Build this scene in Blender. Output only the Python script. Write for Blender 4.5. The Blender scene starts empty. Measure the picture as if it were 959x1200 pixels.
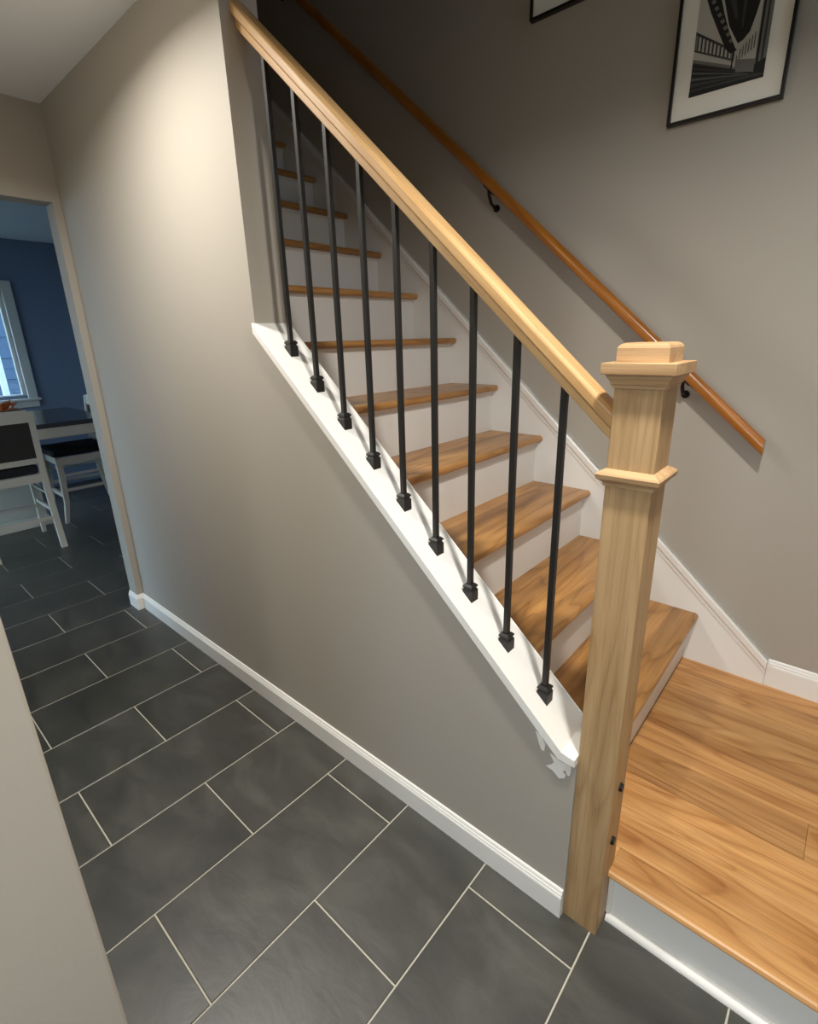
import bpy, bmesh, math, random
from mathutils import Vector, Matrix
random.seed(7)
scn = bpy.context.scene
COL = scn.collection

# ------------------------------------------------------------------ camera
cam_d = bpy.data.cameras.new('camera')
cam = bpy.data.objects.new('camera', cam_d); COL.objects.link(cam)
cam_d.sensor_fit = 'HORIZONTAL'; cam_d.sensor_width = 36.0
cam_d.lens = 594.14 / 959 * 36
cam_d.shift_x = (479.5 - 482.40) / 959
cam_d.shift_y = (590.0 - 600.0) / 959
cam_d.clip_start = 0.02
r2 = Vector((0.75394, 0.656466, -0.025027)); u2 = Vector((-0.186013, 0.24986, 0.950247)); fw = Vector((-0.630058, 0.711774, -0.310491))
cam.matrix_world = Matrix(((r2.x, u2.x, -fw.x, 0.2683), (r2.y, u2.y, -fw.y, -0.9357), (r2.z, u2.z, -fw.z, 1.4469), (0, 0, 0, 1)))
scn.camera = cam

# ------------------------------------------------------------------ world (blue dusk outside the dining window) and exposure
world = bpy.data.worlds.new('dusk'); scn.world = world; world.use_nodes = True
bg = world.node_tree.nodes['Background']
bg.inputs[0].default_value = (0.60, 0.80, 1.0, 1); bg.inputs[1].default_value = 2.6
scn.view_settings.view_transform = 'Standard'; scn.view_settings.look = 'None'
scn.view_settings.exposure = 1.62; scn.view_settings.gamma = 1.0; scn.view_settings.use_curve_mapping = False

# the recessed ceiling cans of the hall; the last is unseen, added for fill
CANS = [(0.25, -0.29, 8.8, 164), (-1.45, -0.54, 6.2, 154), (0.62, -1.75, 5.5, 150)]   # x, y, watts, spread in degrees

# ------------------------------------------------------------------ materials
M = {}
def srgb(r, g, b):
    f = lambda c: (c/255/12.92 if c/255 <= .04045 else ((c/255+.055)/1.055)**2.4)
    return (f(r), f(g), f(b), 1)
def newmat(name):
    m = bpy.data.materials.new(name); m.use_nodes = True
    nt = m.node_tree; return m, nt, nt.nodes['Principled BSDF']
def N(nt, t, **kw):
    n = nt.nodes.new(t)
    for k, v in kw.items():
        if k in n.inputs: n.inputs[k].default_value = v
        else: setattr(n, k, v)
    return n
def plain(name, col, rough=.5, metal=0, spec=None, emit=None, estr=0, bump=0, bscale=200, coat=0):
    m, nt, b = newmat(name)
    b.inputs['Base Color'].default_value = col; b.inputs['Roughness'].default_value = rough; b.inputs['Metallic'].default_value = metal
    if spec is not None: b.inputs['Specular IOR Level'].default_value = spec
    if coat: b.inputs['Coat Weight'].default_value = coat; b.inputs['Coat Roughness'].default_value = .15
    if emit: b.inputs['Emission Color'].default_value = emit; b.inputs['Emission Strength'].default_value = estr
    if bump:
        tc = N(nt, 'ShaderNodeTexCoord'); nz = N(nt, 'ShaderNodeTexNoise', Scale=bscale, Detail=3.0)
        bp = N(nt, 'ShaderNodeBump', Strength=bump, Distance=.002)
        nt.links.new(tc.outputs['Object'], nz.inputs['Vector']); nt.links.new(nz.outputs['Fac'], bp.inputs['Height']); nt.links.new(bp.outputs['Normal'], b.inputs['Normal'])
    M[name] = m; return m
def ramp(nt, stops):
    r = nt.nodes.new('ShaderNodeValToRGB'); e = r.color_ramp.elements
    while len(e) < len(stops): e.new(.5)
    for el, (p, c) in zip(e, stops): el.position = p; el.color = c
    return r
def mixrgb(nt, mode, fac, a, b):
    n = nt.nodes.new('ShaderNodeMix'); n.data_type = 'RGBA'; n.blend_type = mode
    n.inputs[0].default_value = fac
    for s, i in ((a, 6), (b, 7)):
        if isinstance(s, tuple): n.inputs[i].default_value = s
        else: nt.links.new(s, n.inputs[i])
    return n
def wood(name, light, mid, dark, axis, rough=.4, rot=0, vary=.12, coat=0, ringscale=9, staves=None, contrast=1.0):
    """oak: grain runs along `axis`; rot turns the grain about y for sloping pieces"""
    m, nt, b = newmat(name); L = nt.links.new
    tc = N(nt, 'ShaderNodeTexCoord'); oi = N(nt, 'ShaderNodeObjectInfo')
    off = N(nt, 'ShaderNodeVectorMath', operation='SCALE'); off.inputs[0].default_value = (3.1, 7.7, 5.3)
    L(oi.outputs['Random'], off.inputs['Scale'])
    rt = N(nt, 'ShaderNodeMapping'); rt.inputs['Rotation'].default_value = (0, rot, 0); L(tc.outputs['Object'], rt.inputs['Vector'])
    add = N(nt, 'ShaderNodeVectorMath', operation='ADD'); L(rt.outputs[0], add.inputs[0]); L(off.outputs[0], add.inputs[1])
    def mp(al, ac):
        q = N(nt, 'ShaderNodeMapping'); s = [ac, ac, ac]; s[axis] = al; q.inputs['Scale'].default_value = s; L(add.outputs[0], q.inputs['Vector']); return q
    big = mp(1.1, ringscale)                                    # broad cathedral figure
    n0 = N(nt, 'ShaderNodeTexNoise', Scale=1.0, Detail=2.0, Roughness=.45, Distortion=.4); L(big.outputs[0], n0.inputs['Vector'])
    ml = N(nt, 'ShaderNodeMath', operation='MULTIPLY'); ml.inputs[1].default_value = 8.0; L(n0.outputs['Fac'], ml.inputs[0])
    fr = N(nt, 'ShaderNodeMath', operation='FRACT'); L(ml.outputs[0], fr.inputs[0])
    fin = mp(5, 260)                                            # fine pores
    n1 = N(nt, 'ShaderNodeTexNoise', Scale=1.0, Detail=3.0, Roughness=.6); L(fin.outputs[0], n1.inputs['Vector'])
    brd = mp(.9, 16)                                            # slow streaks
    n2 = N(nt, 'ShaderNodeTexNoise', Scale=1.0, Detail=3.0, Roughness=.55); L(brd.outputs[0], n2.inputs['Vector'])
    rc = ramp(nt, [(0.0, dark), (.22, mid), (.62, light), (.93, mid), (1.0, dark)]); L(fr.outputs[0], rc.inputs[0])
    r2_ = ramp(nt, [(.3, dark), (.5, mid), (.72, light)]); L(n2.outputs['Fac'], r2_.inputs[0])
    mx = mixrgb(nt, 'MIX', 1 - .45*contrast, rc.outputs[0], r2_.outputs[0])
    pr = ramp(nt, [(.34, (.62, .56, .50, 1)), (.52, (1, 1, 1, 1))]); L(n1.outputs['Fac'], pr.inputs[0])
    mu = mixrgb(nt, 'MULTIPLY', .55*contrast, mx.outputs[2], pr.outputs[0])
    hv = N(nt, 'ShaderNodeHueSaturation'); L(mu.outputs[2], hv.inputs['Color'])
    vm = N(nt, 'ShaderNodeMapRange'); vm.inputs['To Min'].default_value = 1 - vary; vm.inputs['To Max'].default_value = 1 + vary
    if staves:                                                  # glued-up boards inside one tread
        sx = N(nt, 'ShaderNodeSeparateXYZ'); L(add.outputs[0], sx.inputs[0])
        sm = N(nt, 'ShaderNodeMath', operation='MULTIPLY'); sm.inputs[1].default_value = 1/staves; L(sx.outputs[0], sm.inputs[0])
        sf = N(nt, 'ShaderNodeMath', operation='FLOOR'); L(sm.outputs[0], sf.inputs[0])
        wn = N(nt, 'ShaderNodeTexWhiteNoise', noise_dimensions='1D'); L(sf.outputs[0], wn.inputs['W']); L(wn.outputs['Value'], vm.inputs['Value'])
    else: L(oi.outputs['Random'], vm.inputs['Value'])
    L(vm.outputs[0], hv.inputs['Value']); L(hv.outputs[0], b.inputs['Base Color'])
    b.inputs['Roughness'].default_value = rough
    if coat: b.inputs['Coat Weight'].default_value = coat; b.inputs['Coat Roughness'].default_value = .18
    bp = N(nt, 'ShaderNodeBump', Strength=.12, Distance=.001); L(n1.outputs['Fac'], bp.inputs['Height']); L(bp.outputs[0], b.inputs['Normal'])
    M[name] = m; return m

plain('paint_grey', srgb(171, 164.5, 154), .55, bump=.10, bscale=260)
plain('paint_white', srgb(238, 236, 231), .35)
plain('paint_riser', srgb(232, 229, 224), .42)
plain('ceiling_white', srgb(240, 241, 243), .8)
plain('paint_blue', srgb(120, 132, 154), .6)
plain('grout', srgb(186, 182, 168), .9)
plain('black_iron', srgb(30, 29, 28), .42, spec=.4, bump=.05, bscale=500)
plain('bronze', srgb(28, 22, 20), .4, metal=.6)
plain('frame_black', srgb(16, 13, 13), .35)
plain('mat_board', srgb(240, 237, 226), .8)
plain('chair_white', srgb(205, 200, 186), .45)
plain('upholstery', srgb(52, 48, 45), .85)
plain('seat_dark', srgb(18, 20, 26), .8)
plain('table_top', srgb(62, 62, 64), .22)
plain('spackle', srgb(236, 233, 226), .8, bump=.5, bscale=120)
plain('bolt_metal', srgb(40, 38, 36), .45, metal=.7)
plain('vinyl', srgb(214, 212, 204), .4)
plain('outdoor_white', srgb(225, 232, 240), .6)
plain('siding', srgb(52, 74, 98), .8)
plain('lawn', srgb(52, 66, 44), .95)
plain('wicker', srgb(120, 78, 40), .8)
plain('dry_orange', srgb(190, 98, 30), .7)
plain('can_trim', srgb(235, 235, 232), .4)
plain('can_lens', (1, .86, .68, 1), .5, emit=(1, .84, .62, 1), estr=6)
plain('ink_black', srgb(22, 22, 22), .5); plain('ink_dark', srgb(58, 58, 57), .5); plain('ink_mid', srgb(112, 111, 107), .5); plain('ink_light', srgb(188, 185, 176), .5)
wood('oak_floor', srgb(216, 168, 110), srgb(198, 144, 86), srgb(152, 98, 50), 0, .42, vary=.17, coat=.08, ringscale=9)
wood('oak_tread', srgb(204, 154, 92), srgb(180, 128, 70), srgb(122, 82, 42), 1, .36, vary=.14, coat=.15, ringscale=7, staves=.083)
wood('oak_newel', srgb(194, 163, 122), srgb(180, 147, 104), srgb(150, 116, 76), 2, .55, vary=.02, ringscale=9, contrast=.8)
wood('oak_cap', srgb(202, 168, 126), srgb(188, 152, 110), srgb(158, 122, 84), 0, .5, vary=.02, ringscale=9, contrast=.8)
SLOPE = 0.9081; ANG = math.atan(SLOPE)
wood('oak_rail', srgb(212, 176, 126), srgb(198, 158, 106), srgb(180, 136, 84), 0, .45, rot=-ANG, vary=.02, coat=.08, ringscale=9, contrast=.8)
wood('amber_rail', srgb(192, 126, 46), srgb(174, 108, 36), srgb(138, 80, 24), 0, .28, rot=-ANG, vary=.02, coat=.5, ringscale=9, contrast=.7)

def tile_mat():
    m, nt, b = newmat('slate_tile'); L = nt.links.new
    tc = N(nt, 'ShaderNodeTexCoord'); oi = N(nt, 'ShaderNodeObjectInfo')
    off = N(nt, 'ShaderNodeVectorMath', operation='SCALE'); off.inputs[0].default_value = (13.1, 27.7, 5.3); L(oi.outputs['Random'], off.inputs['Scale'])
    add = N(nt, 'ShaderNodeVectorMath', operation='ADD'); L(tc.outputs['Object'], add.inputs[0]); L(off.outputs[0], add.inputs[1])
    mp = N(nt, 'ShaderNodeMapping'); mp.inputs['Scale'].default_value = (1, 1.9, 1); mp.inputs['Rotation'].default_value = (0, 0, .5); L(add.outputs[0], mp.inputs[0])
    n = N(nt, 'ShaderNodeTexNoise', Scale=4.0, Detail=5.0, Roughness=.6, Distortion=.6); L(mp.outputs[0], n.inputs['Vector'])
    c = ramp(nt, [(.3, srgb(49, 49, 45)), (.5, srgb(60, 60, 55)), (.75, srgb(78, 77, 71))]); L(n.outputs['Fac'], c.inputs[0])
    hv = N(nt, 'ShaderNodeHueSaturation'); L(c.outputs[0], hv.inputs['Color'])
    vm = N(nt, 'ShaderNodeMapRange'); vm.inputs['To Min'].default_value = .86; vm.inputs['To Max'].default_value = 1.12; L(oi.outputs['Random'], vm.inputs['Value']); L(vm.outputs[0], hv.inputs['Value'])
    L(hv.outputs[0], b.inputs['Base Color'])
    r = N(nt, 'ShaderNodeMapRange'); r.inputs['To Min'].default_value = .33; r.inputs['To Max'].default_value = .50; b.inputs['Specular IOR Level'].default_value = .8; L(n.outputs['Fac'], r.inputs['Value']); L(r.outputs[0], b.inputs['Roughness'])
    n2 = N(nt, 'ShaderNodeTexNoise', Scale=8.0, Detail=6.0, Roughness=.5, Distortion=.35); L(mp.outputs[0], n2.inputs['Vector'])
    bp = N(nt, 'ShaderNodeBump', Strength=.28, Distance=.006); L(n2.outputs['Fac'], bp.inputs['Height']); L(bp.outputs[0], b.inputs['Normal'])
    M['tile'] = m
tile_mat()
def glass_mat():
    m, nt, b = newmat('window_glass'); nt.nodes.remove(b)
    t = N(nt, 'ShaderNodeBsdfTransparent'); t.inputs[0].default_value = (.93, .96, .97, 1)
    g = N(nt, 'ShaderNodeBsdfGlossy'); g.inputs['Roughness'].default_value = .02
    mx = N(nt, 'ShaderNodeMixShader'); mx.inputs[0].default_value = .07
    nt.links.new(t.outputs[0], mx.inputs[1]); nt.links.new(g.outputs[0], mx.inputs[2])
    nt.links.new(mx.outputs[0], nt.nodes['Material Output'].inputs['Surface']); M['glass'] = m
glass_mat()

# ------------------------------------------------------------------ geometry helpers
def link(name, me, parent=None, loc=None):
    o = bpy.data.objects.new(name, me); COL.objects.link(o)
    if parent: o.parent = parent
    if loc is not None: o.location = loc
    return o
def tomesh(bm, name, mat, smooth=False):
    bmesh.ops.recalc_face_normals(bm, faces=bm.faces)
    me = bpy.data.meshes.new(name); bm.to_mesh(me); bm.free()
    mats = mat if isinstance(mat, (list, tuple)) else [mat]
    for q in mats: me.materials.append(M[q])
    if smooth:
        for p in me.polygons: p.use_smooth = True
    return me
def wpos(parent):
    v = Vector((0, 0, 0))
    while parent: v += parent.location; parent = parent.parent
    return v
def obj(name, bm, mat, parent=None, smooth=False, autosmooth=None):
    """bm is in world coordinates; the parent chain holds only translations (or is a local frame with rotation at the root)"""
    if parent: bmesh.ops.translate(bm, vec=-wpos(parent), verts=bm.verts)
    me = tomesh(bm, name, mat, smooth)
    if autosmooth: me.set_sharp_from_angle(angle=autosmooth)
    return link(name, me, parent)
def BM(): return bmesh.new()
def box(bm, x0, x1, y0, y1, z0, z1, bev=0, seg=1):
    vs = [bm.verts.new((x, y, z)) for x in (x0, x1) for y in (y0, y1) for z in (z0, z1)]
    fs = [bm.faces.new([vs[i] for i in f]) for f in ((0,1,3,2), (4,6,7,5), (0,4,5,1), (2,3,7,6), (0,2,6,4), (1,5,7,3))]
    if bev:
        es = list({e for f in fs for e in f.edges})
        bmesh.ops.bevel(bm, geom=es, offset=bev, segments=seg, affect='EDGES', profile=.5)
    return bm
def prism(bm, pts, axis, a, b):
    """polygon pts (2-D in the two other axes, in xyz order) extruded along axis from a to b"""
    def mk(p, t):
        q = list(p); q.insert(axis, t); return bm.verts.new(q)
    A = [mk(p, a) for p in pts]; B = [mk(p, b) for p in pts]; n = len(pts)
    bm.faces.new(A); bm.faces.new(B[::-1])
    for i in range(n): bm.faces.new((A[i], A[(i+1) % n], B[(i+1) % n], B[i]))
    return bm
def loops(bm, rings, cap=True):
    R = [[bm.verts.new(p) for p in r] for r in rings]; n = len(R[0])
    for a, b in zip(R, R[1:]):
        for i in range(n): bm.faces.new((a[i], a[(i+1) % n], b[(i+1) % n], b[i]))
    if cap: bm.faces.new(R[0][::-1]); bm.faces.new(R[-1])
    return bm
def sqlathe(bm, cx, cy, prof):
    return loops(bm, [[(cx-h, cy-h, z), (cx+h, cy-h, z), (cx+h, cy+h, z), (cx-h, cy+h, z)] for z, h in prof])
def sweep(bm, prof, path, ylist=None):
    """profile of (side, up) points swept along path of (point, side_dir, up_dir)"""
    return loops(bm, [[tuple(Vector(p) + s*a + u*b) for a, b in prof] for p, s, u in path])
def tube(bm, pts, r, n=10):
    rings = []
    pts = [Vector(p) for p in pts]
    for i, p in enumerate(pts):
        t = (pts[min(i+1, len(pts)-1)] - pts[max(i-1, 0)]).normalized()
        a = t.cross(Vector((0, 1, .01))).normalized() if abs(t.y) < .9 else t.cross(Vector((1, 0, 0))).normalized()
        b = t.cross(a); rr = r[i] if isinstance(r, (list, tuple)) else r
        rings.append([tuple(p + (a*math.cos(2*math.pi*k/n) + b*math.sin(2*math.pi*k/n))*rr) for k in range(n)])
    return loops(bm, rings)
def disc(bm, c, r, h, n=24, axis=2):
    rings = []
    for t in (0, h):
        ring = []
        for k in range(n):
            a = 2*math.pi*k/n; p = [r*math.cos(a), r*math.sin(a)]; p.insert(axis, t); ring.append((c[0]+p[0], c[1]+p[1], c[2]+p[2]))
        rings.append(ring)
    return loops(bm, rings)
def tag(o, label, cat=None, group=None, kind=None):
    o['label'] = label
    if cat: o['category'] = cat
    if group: o['group'] = group
    if kind: o['kind'] = kind
    return o
def struct(o, label, cat):
    return tag(o, label, cat, kind='structure')
def empty(name, loc, label, cat, group=None, rz=0):
    o = bpy.data.objects.new(name, None); COL.objects.link(o); o.location = loc; o.rotation_euler = (0, 0, rz); o.empty_display_size = .1
    return tag(o, label, cat, group)

# ------------------------------------------------------------------ dimensions (metres)
ZC = 2.448                       # hall ceiling
XE = -1.187                      # end of the full-height wall; the sloped knee wall starts here
XF = -2.6435; WT = 0.101         # far wall with the opening to the dining room
YR = 1.1138; YW = 1.129          # skirt face and right wall face
RUN, RISE, XT1, ZP = 0.2356, 0.2107, -0.0538, 0.178
NX0, NX1, NY0, NY1 = -0.0709, 0.0142, 0.0076, 0.0927
CAPX, CAPZ = -1.0899, 1.414
NT_ = 13
capz = lambda x: CAPZ - SLOPE*(x - CAPX)

# ------------------------------------------------------------------ structure
b = BM()
ce = -0.106
prism(b, [(XF-WT, 0), (NX0, 0), (NX0, capz(ce)-.026), (ce, capz(ce)-.026), (XE, capz(XE)-.026), (XE, 5.0), (XF-WT, 5.0)], 1, 0.0, 0.12)
wl = struct(obj('wall_left', b, 'paint_grey'), 'grey painted wall with a sloping top beneath the balusters', 'wall')
b = BM(); box(b, -3.6, 1.5, YW, YW+.12, 0, 5.0)
struct(obj('wall_right', b, 'paint_grey'), 'grey stairwell wall behind the wooden wall handrail', 'wall')
b = BM()
box(b, XF-WT, XF, -.99, -.84, 0, ZC); box(b, XF-WT, XF, -.84, -.033, 2.0668, ZC); box(b, XF-WT, XF, -.033, 0, 0, ZC)
bmesh.ops.remove_doubles(b, verts=b.verts, dist=1e-5)
struct(obj('wall_far', b, 'paint_grey'), 'grey wall with the uncased opening to the blue dining room', 'wall')
b = BM(); box(b, XF-WT, -.466, -.99, -.87, 0, ZC)
struct(obj('wall_hall', b, 'paint_grey'), 'grey hall wall facing the stairs, nearest the camera', 'wall')
b = BM(); box(b, -.466, -.3665, -2.7, -.87, 0, ZC, .004, 2)
struct(obj('wall_corner', b, 'paint_grey'), 'grey wall corner close to the camera at the lower left edge', 'wall')
NWX0, NWX1, NWZ0, NWZ1 = .15, 1.05, .8, 2.0
b = BM(); box(b, -.466, NWX0, -2.8, -2.7, 0, ZC); box(b, NWX1, 1.5, -2.8, -2.7, 0, ZC); box(b, NWX0, NWX1, -2.8, -2.7, 0, NWZ0); box(b, NWX0, NWX1, -2.8, -2.7, NWZ1, ZC)
bmesh.ops.remove_doubles(b, verts=b.verts, dist=1e-5)
struct(obj('wall_near', b, 'paint_grey'), 'grey entry wall behind the camera', 'wall')
b = BM(); TY, TZ = (.25, .80), (2.6, 3.15)
box(b, 1.4, 1.5, -2.7, TY[0], 0, 5.0); box(b, 1.4, 1.5, TY[1], YW, 0, 5.0); box(b, 1.4, 1.5, TY[0], TY[1], 0, TZ[0]); box(b, 1.4, 1.5, TY[0], TY[1], TZ[1], 5.0)
bmesh.ops.remove_doubles(b, verts=b.verts, dist=1e-5)
struct(obj('wall_front', b, 'paint_grey'), 'grey entry wall to the right of the landing', 'wall')
b = BM(); box(b, XE, 1.4, -.1, 0, ZC, 5.0)
struct(obj('wall_upper', b, 'paint_grey'), 'grey upper wall over the edge of the hall ceiling', 'wall')
b = BM(); box(b, -3.7, -3.6, 0, YW, 2.4, 5.0); box(b, -3.6, XF-WT, 0, .12, ZC+.1, 5.0); box(b, -3.6, XT1-NT_*RUN, .12, YW, ZC+.1, ZC+.2)
struct(obj('wall_top', b, 'paint_grey'), 'grey wall at the dark head of the stairs', 'wall')
b = BM(); box(b, XF-WT, 1.4, -2.7, -.1, ZC, ZC+.1); box(b, XF-WT, XE, -.1, 0, ZC, ZC+.1)
struct(obj('ceiling', b, 'ceiling_white'), 'white flat hall ceiling', 'ceiling')
b = BM(); box(b, -3.7, 1.5, -.1, YW+.12, 5.0, 5.1)
struct(obj('ceiling_upper', b, 'ceiling_white'), 'white ceiling high over the stairwell', 'ceiling')
b = BM(); box(b, -30, 30, -30, 30, -.5, -.3)  # unseen ground, added to keep world light from entering from below
struct(obj('ground', b, 'lawn'), 'unseen dim lawn outside the house, added to block world light from below', 'ground')
# dining room shell
b = BM(); box(b, -6.3, XF-WT, -3.0, 1.3, ZC, ZC+.1)
struct(obj('ceiling_dining', b, 'ceiling_white'), 'white dining room ceiling seen through the opening', 'ceiling')
WY0, WY1, WZ0, WZ1 = -.62, .46, .985, 1.985      # window hole
b = BM()
box(b, -6.3, -6.2, WY1, 1.3, 0, ZC); box(b, -6.3, -6.2, -3.0, WY0, 0, ZC); box(b, -6.3, -6.2, WY0, WY1, 0, WZ0); box(b, -6.3, -6.2, WY0, WY1, WZ1, ZC)
bmesh.ops.remove_doubles(b, verts=b.verts, dist=1e-5)
struct(obj('wall_dining', b, 'paint_blue'), 'navy blue dining room wall around the window', 'wall')
b = BM(); box(b, -6.3, XF-WT, 1.3, 1.4, 0, ZC)
struct(obj('wall_dining_right', b, 'paint_blue'), 'navy blue dining room side wall behind the stairs', 'wall')
DX0, DX1, DZ0, DZ1 = -5.9, -3.3, .08, 2.2
b = BM(); box(b, -6.3, DX0, -3.1, -3.0, 0, ZC); box(b, DX1, XF-WT, -3.1, -3.0, 0, ZC); box(b, DX0, DX1, -3.1, -3.0, 0, DZ0); box(b, DX0, DX1, -3.1, -3.0, DZ1, ZC)
bmesh.ops.remove_doubles(b, verts=b.verts, dist=1e-5)
struct(obj('wall_dining_left', b, 'paint_blue'), 'navy blue dining room side wall left of the window', 'wall')
b = BM(); box(b, XF-WT-.02, XF-WT, -3.0, -.99, 0, ZC); 
struct(obj('wall_dining_hall', b, 'paint_blue'), 'navy blue dining room wall left of the opening', 'wall')
b = BM(); box(b, XF-WT-.02, XF-WT, 0.0, 1.3, 0, ZC)
struct(obj('wall_dining_stair', b, 'paint_blue'), 'navy blue dining room wall right of the opening', 'wall')

# floor: grout bed with slate tiles as children
b = BM(); box(b, -6.3, 1.5, -3.1, 1.4, -.06, -.0022)
floor = struct(obj('floor', b, 'grout'), 'dark slate look tile floor with pale grout', 'floor')
LY = .5984; WXT = .3; G = .0022
def tile_mesh(w, l):
    bm = BM(); c = .0012
    rings = [[(0, 0, -.008), (w, 0, -.008), (w, l, -.008), (0, l, -.008)], [(0, 0, -c), (w, 0, -c), (w, l, -c), (0, l, -c)], [(c, c, 0), (w-c, c, 0), (w-c, l-c, 0), (c, l-c, 0)]]
    loops(bm, rings); return tomesh(bm, 'tile', 'tile')
cache = {}
def zones(x0, x1):
    xm = (x0+x1)/2
    if x1 < XF-WT+.2: return (-2.95, 1.29)
    if x1 > -.36: return (-2.69, .075 if x0 > -.05 else .06)
    return (-.868, 0.0)
for i in range(-5, 21):
    X0, X1 = -WXT*(i+1), -WXT*i
    y_lo, y_hi = zones(X0, X1)
    base = -.0977 if i % 2 == 0 else -.396
    for k in range(-4, 6):
        a = base - (k+1)*LY + G; c = base - k*LY - G
        a, c = max(a, y_lo), min(c, y_hi)
        if c - a < .01: continue
        x0, x1 = X0+G, X1-G
        if X1 > 1.4: continue
        key = (round(x1-x0, 4), round(c-a, 4))
        if key not in cache: cache[key] = tile_mesh(*key)
        link('tile', cache[key], floor, (x0, a, 0))

# baseboards
BBP = [(0, 0), (-.0132, 0), (-.0132, .066), (-.0122, .070), (-.0100, .0735), (-.0100, .077), (-.0075, .080), (-.0052, .087), (-.003, .089), (0, .089)]
def run_profile(bm, prof, p0, p1, side, m0=0, m1=0):
    """prof (out, z) extruded from p0 to p1; `side` is the direction of negative out; m0,m1 mitre shifts per unit out"""
    p0, p1, side = Vector(p0), Vector(p1), Vector(side); t = (p1-p0).normalized()
    A = [bm.verts.new(p0 - side*o + t*(m0*o) + Vector((0, 0, z))) for o, z in prof]
    B = [bm.verts.new(p1 - side*o - t*(m1*o) + Vector((0, 0, z))) for o, z in prof]
    n = len(prof); bm.faces.new(A); bm.faces.new(B[::-1])
    for i in range(n): bm.faces.new((A[i], A[(i+1) % n], B[(i+1) % n], B[i]))
b = BM(); run_profile(b, BBP, (XF, 0, 0), (NX0-.002, 0, 0), (0, -1, 0), m0=-1)
struct(obj('baseboard_left', b, 'paint_white'), 'white baseboard along the wall under the stairs', 'baseboard')
b = BM()
run_profile(b, BBP, (XF, -.033, 0), (XF, 0, 0), (1, 0, 0), m0=1, m1=-1)
run_profile(b, BBP, (XF-WT, -.033, 0), (XF, -.033, 0), (0, -1, 0), m0=0, m1=1)
struct(obj('baseboard_far', b, 'paint_white'), 'short white baseboard wrapping the corner of the dining opening', 'baseboard')
b = BM(); BBR = [(o, z*1.19) for o, z in BBP]
run_profile(b, BBR, (.190, YW, ZP), (1.4, YW, ZP), (0, -1, 0))
struct(obj('baseboard_right', b, 'paint_white'), 'white baseboard on the landing at the right wall', 'baseboard')

# sloped cap of the knee wall
b = BM()
ct = .024
prism(b, [(XE, capz(XE)), (ce, capz(ce)), (NX0, capz(ce)-.002), (NX0, capz(ce)-ct), (ce-.006, capz(ce)-ct), (XE, capz(XE)-ct*1.25)], 1, -.013, .132)
bmesh.ops.bevel(b, geom=[e for e in b.edges if abs(e.verts[0].co.y-e.verts[1].co.y) < 1e-6], offset=.002, segments=1, affect='EDGES')
struct(obj('trim_1', b, 'paint_white'), 'white sloping cap board that the black balusters stand on', 'trim')
# unpainted filler at the foot of the cap board
PA = [(-0.176, 0.533), (-0.162, 0.529), (-0.15, 0.509), (-0.151, 0.488), (-0.159, 0.489), (-0.168, 0.509)]
PB = [(-0.136, 0.49), (-0.111, 0.483), (-0.082, 0.488), (-0.082, 0.472), (-0.084, 0.456), (-0.09, 0.455), (-0.095, 0.466), (-0.102, 0.458), (-0.094, 0.452), (-0.096, 0.441), (-0.109, 0.432), (-0.119, 0.44), (-0.127, 0.445), (-0.144, 0.448), (-0.131, 0.46), (-0.124, 0.471)]
for P in (PA, PB):
    b = BM(); prism(b, P, 1, -.0013, .0005); o = obj('filler_patch', b, 'spackle', wl); o['label'] = 'white filler smear'

# ------------------------------------------------------------------ staircase
st = empty('staircase', (XT1, .62, 0), 'straight staircase of oak treads and white risers climbing to the upper left', 'staircase')
def tread_profile():
    th, n = .0265, 8; r = th/2; P = []
    for k in range(n+1):
        a = -math.pi/2 + math.pi*k/n; P.append((-r + r*math.cos(a), -r + r*math.sin(a)))
    P += [(-RUN-.034, 0), (-RUN-.034, -th)]
    return P
bm = BM(); prism(bm, tread_profile(), 1, 0, YR-.121-.001)
tread_me = tomesh(bm, 'tread', 'oak_tread')
bm = BM(); box(bm, -.016, 0, 0, YR-.121-.001, 0, RISE-.0265-.0005); riser_me = tomesh(bm, 'riser', 'paint_riser')
bm = BM(); prism(bm, [(0, 0), (.009, 0), (.009, -.003), (.004, -.010), (0, -.012)], 1, 0, YR-.121-.001); cove_me = tomesh(bm, 'cove_molding', 'paint_riser')
NT = 13
for k in range(1, NT+1):
    xn = XT1 - (k-1)*RUN; z = ZP + k*RISE; P0 = Vector((xn, .121, z)) - st.location
    link('tread', tread_me, st, P0)
    rs = link('riser', riser_me, st, P0 + Vector((-.0335, 0, -RISE)))
    link('cove_molding', cove_me, rs, (0, 0, RISE-.0267))
skz = lambda x: .285 + .905*(.188 - x)
xe = XT1 - NT*RUN
b = BM(); prism(b, [(.189, ZP), (.189, skz(.189)), (xe, skz(xe)), (xe, skz(xe)-.42), (-.35, ZP)], 1, YR, YW)
sk = obj('skirt_board', b, 'paint_white', st)
# moulded top edge of the skirt
up = Vector((math.sin(math.atan(.905)), 0, math.cos(math.atan(.905))))
mprof = [(0, -.046), (-.005, -.044), (-.006, -.034), (-.0075, -.030), (-.0125, -.024), (-.0135, -.010), (-.0135, -.004), (-.0105, 0.0), (.013, 0.0), (.013, -.046)]
b = BM(); sd = Vector((0, 1, 0))
sweep(b, mprof, [(Vector((.189, YR, skz(.189))), sd, Vector((0, 0, 1.3))), (Vector((xe, YR, skz(xe))), sd, Vector((0, 0, 1.35)))])
obj('skirt_molding', b, 'paint_white', sk)

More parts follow.
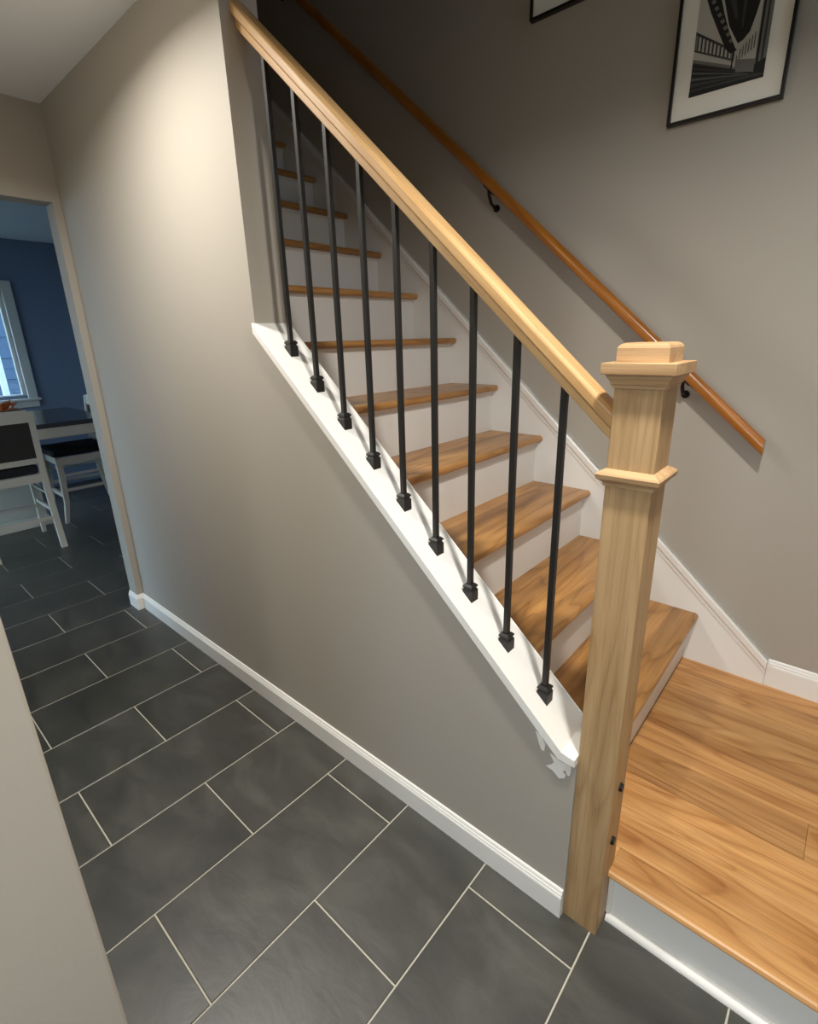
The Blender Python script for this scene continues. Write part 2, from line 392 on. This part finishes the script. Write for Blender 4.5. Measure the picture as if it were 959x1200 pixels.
# ------------------------------------------------------------------ landing of oak boards
ld = empty('stair_landing', (.6, .6, 0), 'golden oak landing platform one step above the tile floor', 'landing')
seams = [.048, .133, .262, .391, .520, .649, .778, .907, 1.036, YW-.001]
rr = random.Random(11)
for j, (y0, y1) in enumerate(zip(seams, seams[1:])):
    xs = -.086 if y0 > .09 else NX1 + .0005
    cuts = [xs]
    x = xs + rr.uniform(.35, .95)
    while x < 1.2: cuts.append(x); x += rr.uniform(.45, .9)
    cuts.append(1.398)
    for a, c in zip(cuts, cuts[1:]):
        b = BM()
        if j == 0:
            pr = [(y1-.0004, ZP-.019), (y1-.0004, ZP), (y0+.008, ZP), (y0+.003, ZP-.0025), (y0, ZP-.009), (y0, ZP-.013), (y0+.003, ZP-.017), (y0+.008, ZP-.019)]
            prism(b, pr, 0, a, c); nm = 'nosing'
        else:
            pr = [(y0+.0004, ZP-.019), (y0+.0004, ZP), (y1-.0004, ZP), (y1-.0004, ZP-.019)]
            prism(b, pr, 0, a+.0004, c-.0004); nm = 'plank'
        obj(nm, b, 'oak_floor', ld)
b = BM(); box(b, -.086, NX1, .0935, .1325, ZP-.019, ZP); obj('plank', b, 'oak_floor', ld)
b = BM(); box(b, -.085, 1.398, .094, YW-.002, .02, ZP-.0195); obj('subfloor', b, 'oak_cap', ld)
b = BM(); box(b, NX1+.001, 1.398, .078, .093, 0, ZP-.0195)
rz_ = obj('riser', b, 'paint_white', ld)
b = BM(); q = [(.078, 0)] + [(.078-.019*math.cos(math.pi/2*k/6), .019*math.sin(math.pi/2*k/6)) for k in range(7)]
prism(b, q, 0, NX1+.004, 1.398); obj('quarter_round', b, 'paint_white', rz_)
b = BM(); box(b, NX1+.0005, NX1+.012, .066, .078, .019, ZP-.0195, .002); obj('caulk_strip', b, 'spackle', rz_)

# ------------------------------------------------------------------ railing: newel, handrail, balusters
rl = empty('stair_railing', (NX0, .05, 0), 'light oak stair railing with square newel post and black iron balusters', 'railing')
h = (NX1-NX0)/2; ncx, ncy = (NX0+NX1)/2, (NY0+NY1)/2
b = BM(); sqlathe(b, ncx, ncy, [(0, h), (1.40, h)])
bmesh.ops.bevel(b, geom=[e for e in b.edges if abs(e.verts[0].co.z-e.verts[1].co.z) > .5], offset=.0012, segments=1, affect='EDGES')
nw = obj('newel_post', b, 'oak_newel', rl)
b = BM(); sqlathe(b, ncx, ncy, [(1.170, h), (1.170, h+.003), (1.176, h+.004), (1.181, h+.009), (1.184, h+.014), (1.1925, h+.0155), (1.196, h+.013), (1.203, h+.001)]); obj('collar_molding', b, 'oak_cap', nw)
b = BM(); sqlathe(b, ncx, ncy, [(1.352, h), (1.352, h+.003), (1.3575, h+.0035), (1.359, h+.006), (1.3655, h+.0075), (1.371, h+.012), (1.3765, h+.013)]); obj('cove_molding', b, 'oak_cap', nw)
b = BM(); sqlathe(b, ncx, ncy, [(1.3765, h+.019), (1.3772, h+.020), (1.3953, h+.020), (1.396, h+.019)]); obj('cap_plate', b, 'oak_cap', nw)
b = BM(); sqlathe(b, ncx, ncy, [(1.396, h+.001), (1.4205, h+.001), (1.4245, h-.001), (1.4275, h-.0045), (1.429, h-.009)]); obj('cap_block', b, 'oak_cap', nw)
for (yy, zz) in ((.056, .444), (.045, .289)):
    b = BM(); disc(b, (NX1-.002, yy, zz), .0095, .009, 12, axis=0); disc(b, (NX1-.001, yy, zz), .010, .003, 16, axis=0)
    o = obj('bolt', b, 'bolt_metal', nw); o['label'] = 'dark bolt head'
# handrail
RY = .057; RZ0 = 2.1636 - SLOPE*(0 - CAPX)
railz = lambda x: 2.1636 - SLOPE*(x - CAPX)
nrm = Vector((math.sin(ANG), 0, math.cos(ANG)))
half = [(.0150, 0), (.0165, .002), (.0165, .0155), (.0180, .0168), (.0275, .0215), (.0290, .0235), (.0290, .0375), (.0275, .0405), (.0200, .0450), (.0080, .0468), (0, .0470)]
prof = [(-y, z) for y, z in half] + [(y, z) for y, z in half[-2::-1]]
def plumb(x):   # vertical cut through the sloping rail
    return [(x, RY + .004 + y, railz(x) + n*math.sqrt(1+SLOPE**2)) for y, n in prof]
b = BM(); loops(b, [plumb(XE), plumb(NX0)])
hr = obj('handrail', b, 'oak_rail', rl)
for p in hr.data.polygons: p.use_smooth = True
hr.data.set_sharp_from_angle(angle=math.radians(22))
# balusters
s = .0066
bm = BM(); top = 2.1636 - 1.414
box(bm, -s, s, -s, s, .004, top+.006, .0008); bal_me = tomesh(bm, 'baluster', 'black_iron')
bm = BM()
def shoe_ring(hh, z, sl=False): return [(x, y, (-SLOPE*x if sl else z)) for x, y in ((-hh, -hh), (hh, -hh), (hh, hh), (-hh, hh))]
loops(bm, [shoe_ring(.0148, 0, True), shoe_ring(.0148, .0165), shoe_ring(.0118, .0215), shoe_ring(.0118, .0235), shoe_ring(.0145, .0255), shoe_ring(.0145, .0295), shoe_ring(.0095, .0345)])
shoe_me = tomesh(bm, 'shoe', 'black_iron')
for i in range(9):
    x = CAPX + i*.1129
    o = link('baluster', bal_me, rl, Vector((x, RY, capz(x))) - rl.location)
    link('shoe', shoe_me, o, (0, 0, 0))

# ------------------------------------------------------------------ round wall handrail
wr = empty('wall_handrail', (.057, 1.064, 1.05), 'round amber wooden handrail mounted on the grey stairwell wall', 'handrail')
WRS = .886; wrz = lambda x: 1.072 + WRS*(.057 - x)
n = 20; r = .0205; k_ = math.sqrt(1+WRS**2)
ringf = lambda x: [(x, 1.064 + r*math.cos(2*math.pi*k/n), wrz(x) + r*k_*math.sin(2*math.pi*k/n)) for k in range(n)]
b = BM(); loops(b, [ringf(-3.3), ringf(.057)])
rod = obj('rail', b, 'amber_rail', wr)
for p in rod.data.polygons: p.use_smooth = len(p.vertices) == 4
rod.data.set_sharp_from_angle(angle=math.radians(40))
for bx in (-2.35, -1.035, -.215):
    zt = wrz(bx) - r*k_
    b = BM()
    tube(b, [(bx, YW-.003, zt-.058), (bx, YW-.022, zt-.056), (bx, YW-.045, zt-.046), (bx, 1.068, zt-.022), (bx, 1.064, zt+.002)], [.006, .006, .0065, .0065, .007], 10)
    br = obj('bracket', b, 'bronze', wr)
    b = BM(); disc(b, (bx, YW-.006, zt-.058), .014, .006, 20, axis=1); obj('wall_plate', b, 'bronze', br)
    b = BM()
    u = Vector((-1, 0, WRS)).normalized(); c = Vector((bx, 1.064, zt+.0005))
    sweep(b, [(-.009, -.003), (.009, -.003), (.009, .001), (-.009, .001)], [(c - u*.03, Vector((0, 1, 0)), Vector((0, 0, 1))), (c + u*.03, Vector((0, 1, 0)), Vector((0, 0, 1)))])
    obj('saddle', b, 'bronze', br)

# ------------------------------------------------------------------ framed bridge photographs
def picture(name, x0, z0, w, hgt, label, group):
    e = empty(name, (x0+w/2, YW-.011, z0), label, 'picture', group)
    x1, z1 = x0+w, z0+hgt; f = .0085; ya, yb = YW-.022, YW-.001
    for seg in (((x0, z0), (x1, z0), (x1-f, z0+f), (x0+f, z0+f)), ((x1, z0), (x1, z1), (x1-f, z1-f), (x1-f, z0+f)), ((x1, z1), (x0, z1), (x0+f, z1-f), (x1-f, z1-f)), ((x0, z1), (x0, z0), (x0+f, z0+f), (x0+f, z1-f))):
        b = BM(); prism(b, seg, 1, ya, yb); obj('frame_side', b, 'frame_black', e)
    b = BM(); box(b, x0+f, x1-f, YW-.012, YW-.004, z0+f, z1-f); obj('mat_board', b, 'mat_board', e)
    return e
def printed(e, X, Z, W, H, polys, base):
    b = BM(); box(b, X, X+W, YW-.0126, YW-.0118, Z, Z+H)
    names = [base]
    p = obj('photo_print', b, base, e)
    # flat ink shapes of the print, one joined mesh
    bm = BM(); mats = []
    me_mats = ['ink_black', 'ink_dark', 'ink_mid', 'ink_light']
    for j, (mi, pts) in enumerate(polys):
        y = YW - .0127 - .00003*(j+1)
        vs = [bm.verts.new((X + u*W, y, Z + v*W)) for u, v in pts]
        try: f = bm.faces.new(vs)
        except ValueError: continue
        f.material_index = mi
    bmesh.ops.triangulate(bm, faces=bm.faces)
    bmesh.ops.translate(bm, vec=-wpos(p), verts=bm.verts)
    me = bpy.data.meshes.new('print_ink'); bm.to_mesh(me); bm.free()
    for q in me_mats: me.materials.append(M[q])
    link('print_ink', me, p)
K, D_, G_, L_ = 0, 1, 2, 3
polys = []
polys.append((D_, [(0, 0), (1, 0), (1, .12), (.86, .10), (0, .46)]))                       # roadway
for a, c in ((.10, .13), (.19, .21), (.27, .30), (.35, .37), (.405, .43)):
    polys.append((K, [(0, a), (.84, .075 + a*.05), (.84, .08 + a*.05), (0, c)]))
polys.append((G_, [(0, .23), (.8, .085), (.8, .088), (0, .245)])); polys.append((G_, [(0, .315), (.8, .089), (.8, .092), (0, .325)]))
polys.append((G_, [(0, .46), (.62, .20), (.62, .36), (.52, .47), (0, .84)]))               # side span
polys.append((L_, [(0, .50), (.58, .255), (.58, .30), (0, .60)]))
polys.append((D_, [(0, .60), (.56, .33), (.56, .345), (0, .62)]))
polys.append((D_, [(0, .81), (.50, .48), (.50, .50), (0, .85)]))
for k in range(9):                                                                           # parapet posts
    u = .04 + k*.055; t = .83 - u*.70; bt = .615 - u*.50
    polys.append((K, [(u, bt), (u+.014, bt-.006), (u+.014, t-.008), (u, t)]))
    polys.append((L_, [(u+.018, bt), (u+.042, bt-.012), (u+.042, t-.05), (u+.018, t-.03)]))
polys.append((K, [(.10, 1.75), (.10, 1.21), (.18, 1.02), (.27, .84), (.36, .66), (.45, .49), (.52, .42), (.60, .44), (.53, .58), (.43, .79), (.36, .97), (.30, 1.15), (.28, 1.75)]))
for k in range(7):                                                                           # lattice of the big truss curve
    t = k/7; u = .16 + .36*t; v = 1.16 - .66*t
    polys.append((G_, [(u, v), (u+.035, v-.045), (u+.075, v-.025), (u+.045, v+.02)]))
polys.append((L_, [(.31, 1.15), (.345, 1.13), (.47, .78), (.61, .50), (.58, .46), (.44, .76)]))
polys.append((K, [(.34, 1.75), (.34, 1.13), (.45, .78), (.60, .52), (.66, .54), (.74, .62), (.82, .92), (.84, 1.20), (.84, 1.75)]))
polys.append((D_, [(.42, 1.10), (.52, .84), (.56, .82), (.50, 1.10)])); polys.append((D_, [(.60, 1.2), (.62, .70), (.64, .70), (.66, 1.2)]))
polys.append((L_, [(.60, .49), (.68, .45), (.77, .60), (.86, .96), (.84, 1.05), (.76, .66), (.68, .52), (.60, .50)]))
for k in range(6):
    u = .64 + k*.035
    polys.append((D_, [(u, .30+.02*k), (u+.012, .30+.02*k), (u+.012, .44+.03*k), (u, .44+.03*k)]))
polys.append((G_, [(.62, .16), (.86, .10), (.86, .26), (.62, .32)]))
polys.append((K, [(.545, .22), (.565, .21), (.575, .44), (.55, .45)])); polys.append((L_, [(.575, .24), (.60, .23), (.60, .42), (.58, .43)]))
polys.append((G_, [(.86, .10), (1, .12), (1, 1.75), (.86, 1.75)]))                           # right pier
polys.append((K, [(.87, .12), (.90, .12), (.90, 1.75), (.87, 1.75)])); polys.append((D_, [(.93, .12), (.96, .12), (.96, 1.75), (.93, 1.75)])); polys.append((K, [(.86, .08), (1, .05), (1, .24), (.86, .19)]))
polys.append((K, [(0, 0), (1, 0), (1, .03), (0, .07)]))
e1 = picture('framed_picture', -.379, 2.083, .314, .44, 'black framed bridge photograph in a white mat above the lower end of the wall handrail', 'framed pictures on the stairwell wall')
printed(e1, -.324, 2.150, .200, .305, [(m, [(u, min(v, 1.525)) for u, v in p]) for m, p in polys], 'ink_light')
e2 = picture('framed_picture', -.902, 2.534, .314, .44, 'black framed picture cut off by the top edge of the photo', 'framed pictures on the stairwell wall')
printed(e2, -.847, 2.601, .200, .305, [(D_, [(0, 0), (1, 0), (1, .5), (0, .4)]), (G_, [(0, .4), (1, .5), (1, .8), (0, .9)])], 'ink_light')

# ------------------------------------------------------------------ recessed ceiling lights of the hall and the added entry fill
for (x, y, w, spr), lab in zip(CANS, ('recessed ceiling light over the foot of the stairs', 'recessed ceiling light over the middle of the hall', 'unseen recessed fill light added in the entry behind the camera')):
    e = empty('recessed_light', (x, y, ZC), lab, 'light', 'recessed ceiling lights')
    b = BM(); n = 32
    rings = [[(x+rr_*math.cos(2*math.pi*k/n), y+rr_*math.sin(2*math.pi*k/n), z) for k in range(n)] for rr_, z in ((.094, ZC-.0005), (.092, ZC-.004), (.072, ZC-.006), (.070, ZC-.0005))]
    loops(b, rings, cap=False); obj('trim_ring', b, 'can_trim', e, smooth=True)
    b = BM(); disc(b, (x, y, ZC-.002), .070, .0015, 32); obj('lens', b, 'can_lens', e)
    ldt = bpy.data.lights.new('bulb', 'AREA'); ldt.shape = 'DISK'; ldt.size = .11; ldt.spread = math.radians(spr); ldt.energy = w; ldt.color = (1, .965, .90)
    lo = bpy.data.objects.new('bulb', ldt); COL.objects.link(lo); lo.parent = e; lo.location = (0, 0, -.008)

# ------------------------------------------------------------------ dining room window
wn = bpy.data.objects.new('window_1', None); COL.objects.link(wn); wn.location = (-6.2, (WY0+WY1)/2, WZ0)
struct(wn, 'white framed dining room window showing blue dusk', 'window')
cw = .085
def part(nm, mat, parent, *boxes, bev=.003):
    b = BM()
    for q in boxes: box(b, *q, bev)
    return obj(nm, b, mat, parent)
part('casing', 'vinyl', wn, (-6.2, -6.178, WY1, WY1+cw, WZ0-.03, WZ1+cw))
part('casing', 'vinyl', wn, (-6.2, -6.178, WY0-cw, WY0, WZ0-.03, WZ1+cw))
part('casing', 'vinyl', wn, (-6.2, -6.178, WY0, WY1, WZ1, WZ1+cw))
part('sill', 'vinyl', wn, (-6.29, -6.150, WY0-cw-.02, WY1+cw+.02, WZ0-.055, WZ0-.03))
part('apron', 'vinyl', wn, (-6.2, -6.182, WY0-cw, WY1+cw, WZ0-.12, WZ0-.055))
for a, c in ((WY0, WY0+.5), (WY1-.54, WY1)):
    s_ = part('sash', 'vinyl', wn, (-6.262, -6.222, a, a+.035, WZ0-.03, WZ1), (-6.262, -6.222, c-.035, c, WZ0-.03, WZ1), (-6.262, -6.222, a+.035, c-.035, WZ0-.03, WZ0+.012), (-6.262, -6.222, a+.035, c-.035, WZ1-.04, WZ1))
    part('pane', 'glass', s_, (-6.246, -6.240, a+.034, c-.034, WZ0+.011, WZ1-.039), bev=0)
# unseen windows added in two other walls to let blue fill light in
for nm, x0, x1, y0, z0, z1, lab in (('window_fill_entry', NWX0, NWX1, -2.75, NWZ0, NWZ1, 'entry window added behind the camera for cool fill light'), ('window_fill_dining', DX0, DX1, -3.05, DZ0, DZ1, 'tall window added out of view to light the dining room')):
    w_ = bpy.data.objects.new(nm, None); COL.objects.link(w_); w_.location = ((x0+x1)/2, y0, z0); struct(w_, 'white framed ' + lab, 'window')
    xm = (x0+x1)/2
    for a, c in ((x0, xm), (xm, x1)):
        s_ = part('sash', 'vinyl', w_, (a, a+.035, y0-.02, y0+.02, z0, z1), (c-.035, c, y0-.02, y0+.02, z0, z1), (a+.035, c-.035, y0-.02, y0+.02, z0, z0+.04), (a+.035, c-.035, y0-.02, y0+.02, z1-.04, z1))
        part('pane', 'glass', s_, (a+.034, c-.034, y0-.003, y0+.003, z0+.039, z1-.039), bev=0)
w_ = bpy.data.objects.new('window_fill_high', None); COL.objects.link(w_); w_.location = (1.45, .50, TZ[0]); struct(w_, 'high white framed window, unseen, added to light the upper stairs', 'window')  # unseen opening added to send cool light up to the risers
s_ = part('sash', 'vinyl', w_, (1.43, 1.47, TY[0], TY[0]+.035, *TZ), (1.43, 1.47, TY[1]-.035, TY[1], *TZ), (1.43, 1.47, TY[0]+.035, TY[1]-.035, TZ[0], TZ[0]+.035), (1.43, 1.47, TY[0]+.035, TY[1]-.035, TZ[1]-.035, TZ[1]))
part('pane', 'glass', s_, (1.447, 1.453, TY[0]+.034, TY[1]-.034, TZ[0]+.034, TZ[1]-.034), bev=0)
# house wall added to dim the dining window, post added for its bright streak
nh = empty('added_house_wall', (-10.0, 0, -.3), 'blue grey house wall added to dim the view through the dining window', 'house')
for k in range(26): part('siding', 'siding', nh, (-10.1, -10.0-.012*(k % 2), -6.0, 3.5, -.3+.16*k, -.3+.16*(k+1)-.004), bev=0)
part('corner_board', 'outdoor_white', nh, (-10.1, -9.97, 3.5, 3.6, -.3, 3.86))
part('sheathing', 'siding', nh, (-10.2, -10.1, -6.0, 3.5, -.3, 3.86), bev=0)
pp = empty('streak_post', (-7.4, .52, -.2), 'pale post added outside for the bright streak in the window', 'post')
part('shaft', 'outdoor_white', pp, (-7.44, -7.36, .49, .545, -.1, 2.6)); part('post_base', 'outdoor_white', pp, (-7.47, -7.33, .45, .585, -.2, -.1))

# ------------------------------------------------------------------ dining table and counter chairs
T = empty('dining_table', (-4.86, -.15, 0), 'counter height table with dark top and white apron beyond the opening', 'table')
TX0, TX1, TY0, TY1 = -5.42, -4.305, -1.15, .58
part('table_top', 'table_top', T, (TX0, TX1, TY0, TY1, .868, .902), bev=.004)
part('apron', 'chair_white', T, (TX0+.03, TX1-.03, TY0+.04, TY0+.065, .79, .868), (TX0+.03, TX1-.03, TY1-.065, TY1-.04, .79, .868), (TX0+.03, TX0+.055, TY0+.065, TY1-.065, .79, .868), (TX1-.030, TX1-.008, TY0+.04, TY1-.04, .79, .868), bev=0)
part('pedestal', 'chair_white', T, (-5.10, -4.98, -.35, .12, .05, .80)); part('pedestal_foot', 'chair_white', T, (-5.25, -4.80, -.35, .12, 0, .05))
def chair(loc, rz, label):
    """counter chair; local +x is the front, back at -x; width along y"""
    e = empty('counter_chair', loc, label, 'chair', 'white counter height chairs at the dining table', rz)
    def P(nm, mat, bm):
        return link(nm, tomesh(bm, nm, mat), e)
    for sy in (-1, 1):
        y = sy*.205                                             # sabre rear leg running up into the back post
        b = BM()
        path = [(-.285, 0), (-.245, .20), (-.215, .45), (-.212, .62), (-.222, .82), (-.242, 1.02)]
        loops(b, [[(x-.02, y-.019, z), (x+.02, y-.019, z), (x+.02, y+.019, z), (x-.02, y+.019, z)] for x, z in path]); P('back_leg', 'chair_white', b)
        b = BM()
        path = [(.235, 0), (.205, .18), (.195, .40), (.195, .56)]
        loops(b, [[(x-w, y-w, z), (x+w, y-w, z), (x+w, y+w, z), (x-w, y+w, z)] for (x, z), w in zip(path, (.014, .018, .021, .021))]); P('front_leg', 'chair_white', b)
        b = BM(); box(b, -.20, .18, y-.010, y+.010, .505, .565); P('side_apron', 'chair_white', b)
        b = BM(); box(b, -.225, .19, y-.009, y+.009, .27, .295); P('stretcher', 'chair_white', b)
        b = BM(); box(b, -.21, .19, y-.009, y+.009, .40, .42); P('stretcher', 'chair_white', b)
    b = BM(); box(b, .175, .205, -.19, .19, .505, .565); P('front_apron', 'chair_white', b)
    b = BM(); box(b, -.225, -.20, -.19, .19, .505, .565); P('back_apron', 'chair_white', b)
    b = BM(); box(b, .19, .215, -.19, .19, .22, .25); P('foot_rest', 'chair_white', b)
    b = BM(); box(b, -.258, -.238, -.19, .19, .22, .245); P('stretcher', 'chair_white', b)
    b = BM(); box(b, -.205, .225, -.185, .185, .565, .635, .022, 3); P('seat', 'seat_dark', b)
    def slat(z0, z1, t=.013):
        b = BM(); f = lambda z: -.212 - max(0, z-.62)*.075
        loops(b, [[(f(z)-t, -.19, z), (f(z)+t, -.19, z), (f(z)+t, .19, z), (f(z)-t, .19, z)] for z in (z0, (z0+z1)/2, z1)]); return b
    P('top_rail', 'chair_white', slat(.945, 1.03, .017)); P('lower_rail', 'chair_white', slat(.645, .685, .014)); P('back_panel', 'upholstery', slat(.685, .945, .010))
    return e
chair((-4.395, -.205, 0), math.pi, 'white counter chair nearest the opening, its dark upholstered back to the camera')
chair((-4.905, .425, 0), -math.pi/2, 'white counter chair with black seat beside the opening jamb, side on under the table')
chair((-5.36, -.62, 0), 0, 'white counter chair on the window side of the table')
# woven bowl of dried orange leaves on the table
B_ = empty('basket_bowl', (-5.15, .045, .902), 'small woven bowl holding dried orange leaves on the dining table', 'bowl')
b = BM(); n = 20
rings = [[(-5.15+r_*math.cos(2*math.pi*k/n), .045+r_*math.sin(2*math.pi*k/n), .902+z) for k in range(n)] for r_, z in ((.06, 0), (.09, .02), (.115, .05), (.12, .055), (.11, .05), (.085, .02), (.05, .012))]
loops(b, rings); obj('bowl', b, 'wicker', B_, smooth=True)
rr = random.Random(5)
for k in range(26):
    a = rr.uniform(0, 6.28); q = rr.uniform(0, .085); c = Vector((-5.15+q*math.cos(a), .045+q*math.sin(a), .965+rr.uniform(0, .05)))
    t = Vector((rr.uniform(-1, 1), rr.uniform(-1, 1), rr.uniform(.1, 1))).normalized(); s_ = t.cross(Vector((0, 0, 1))).normalized(); w = t.cross(s_)
    b = BM(); L0 = .045
    loops(b, [[tuple(c + t*L0*f + (s_*math.cos(g)*wd + w*math.sin(g)*wd*.3)) for g in (0, 1.57, 3.14, 4.71)] for f, wd in ((-.8, .002), (-.2, .018), (.3, .015), (1, .001))])
    obj('leaf', b, 'dry_orange', B_)
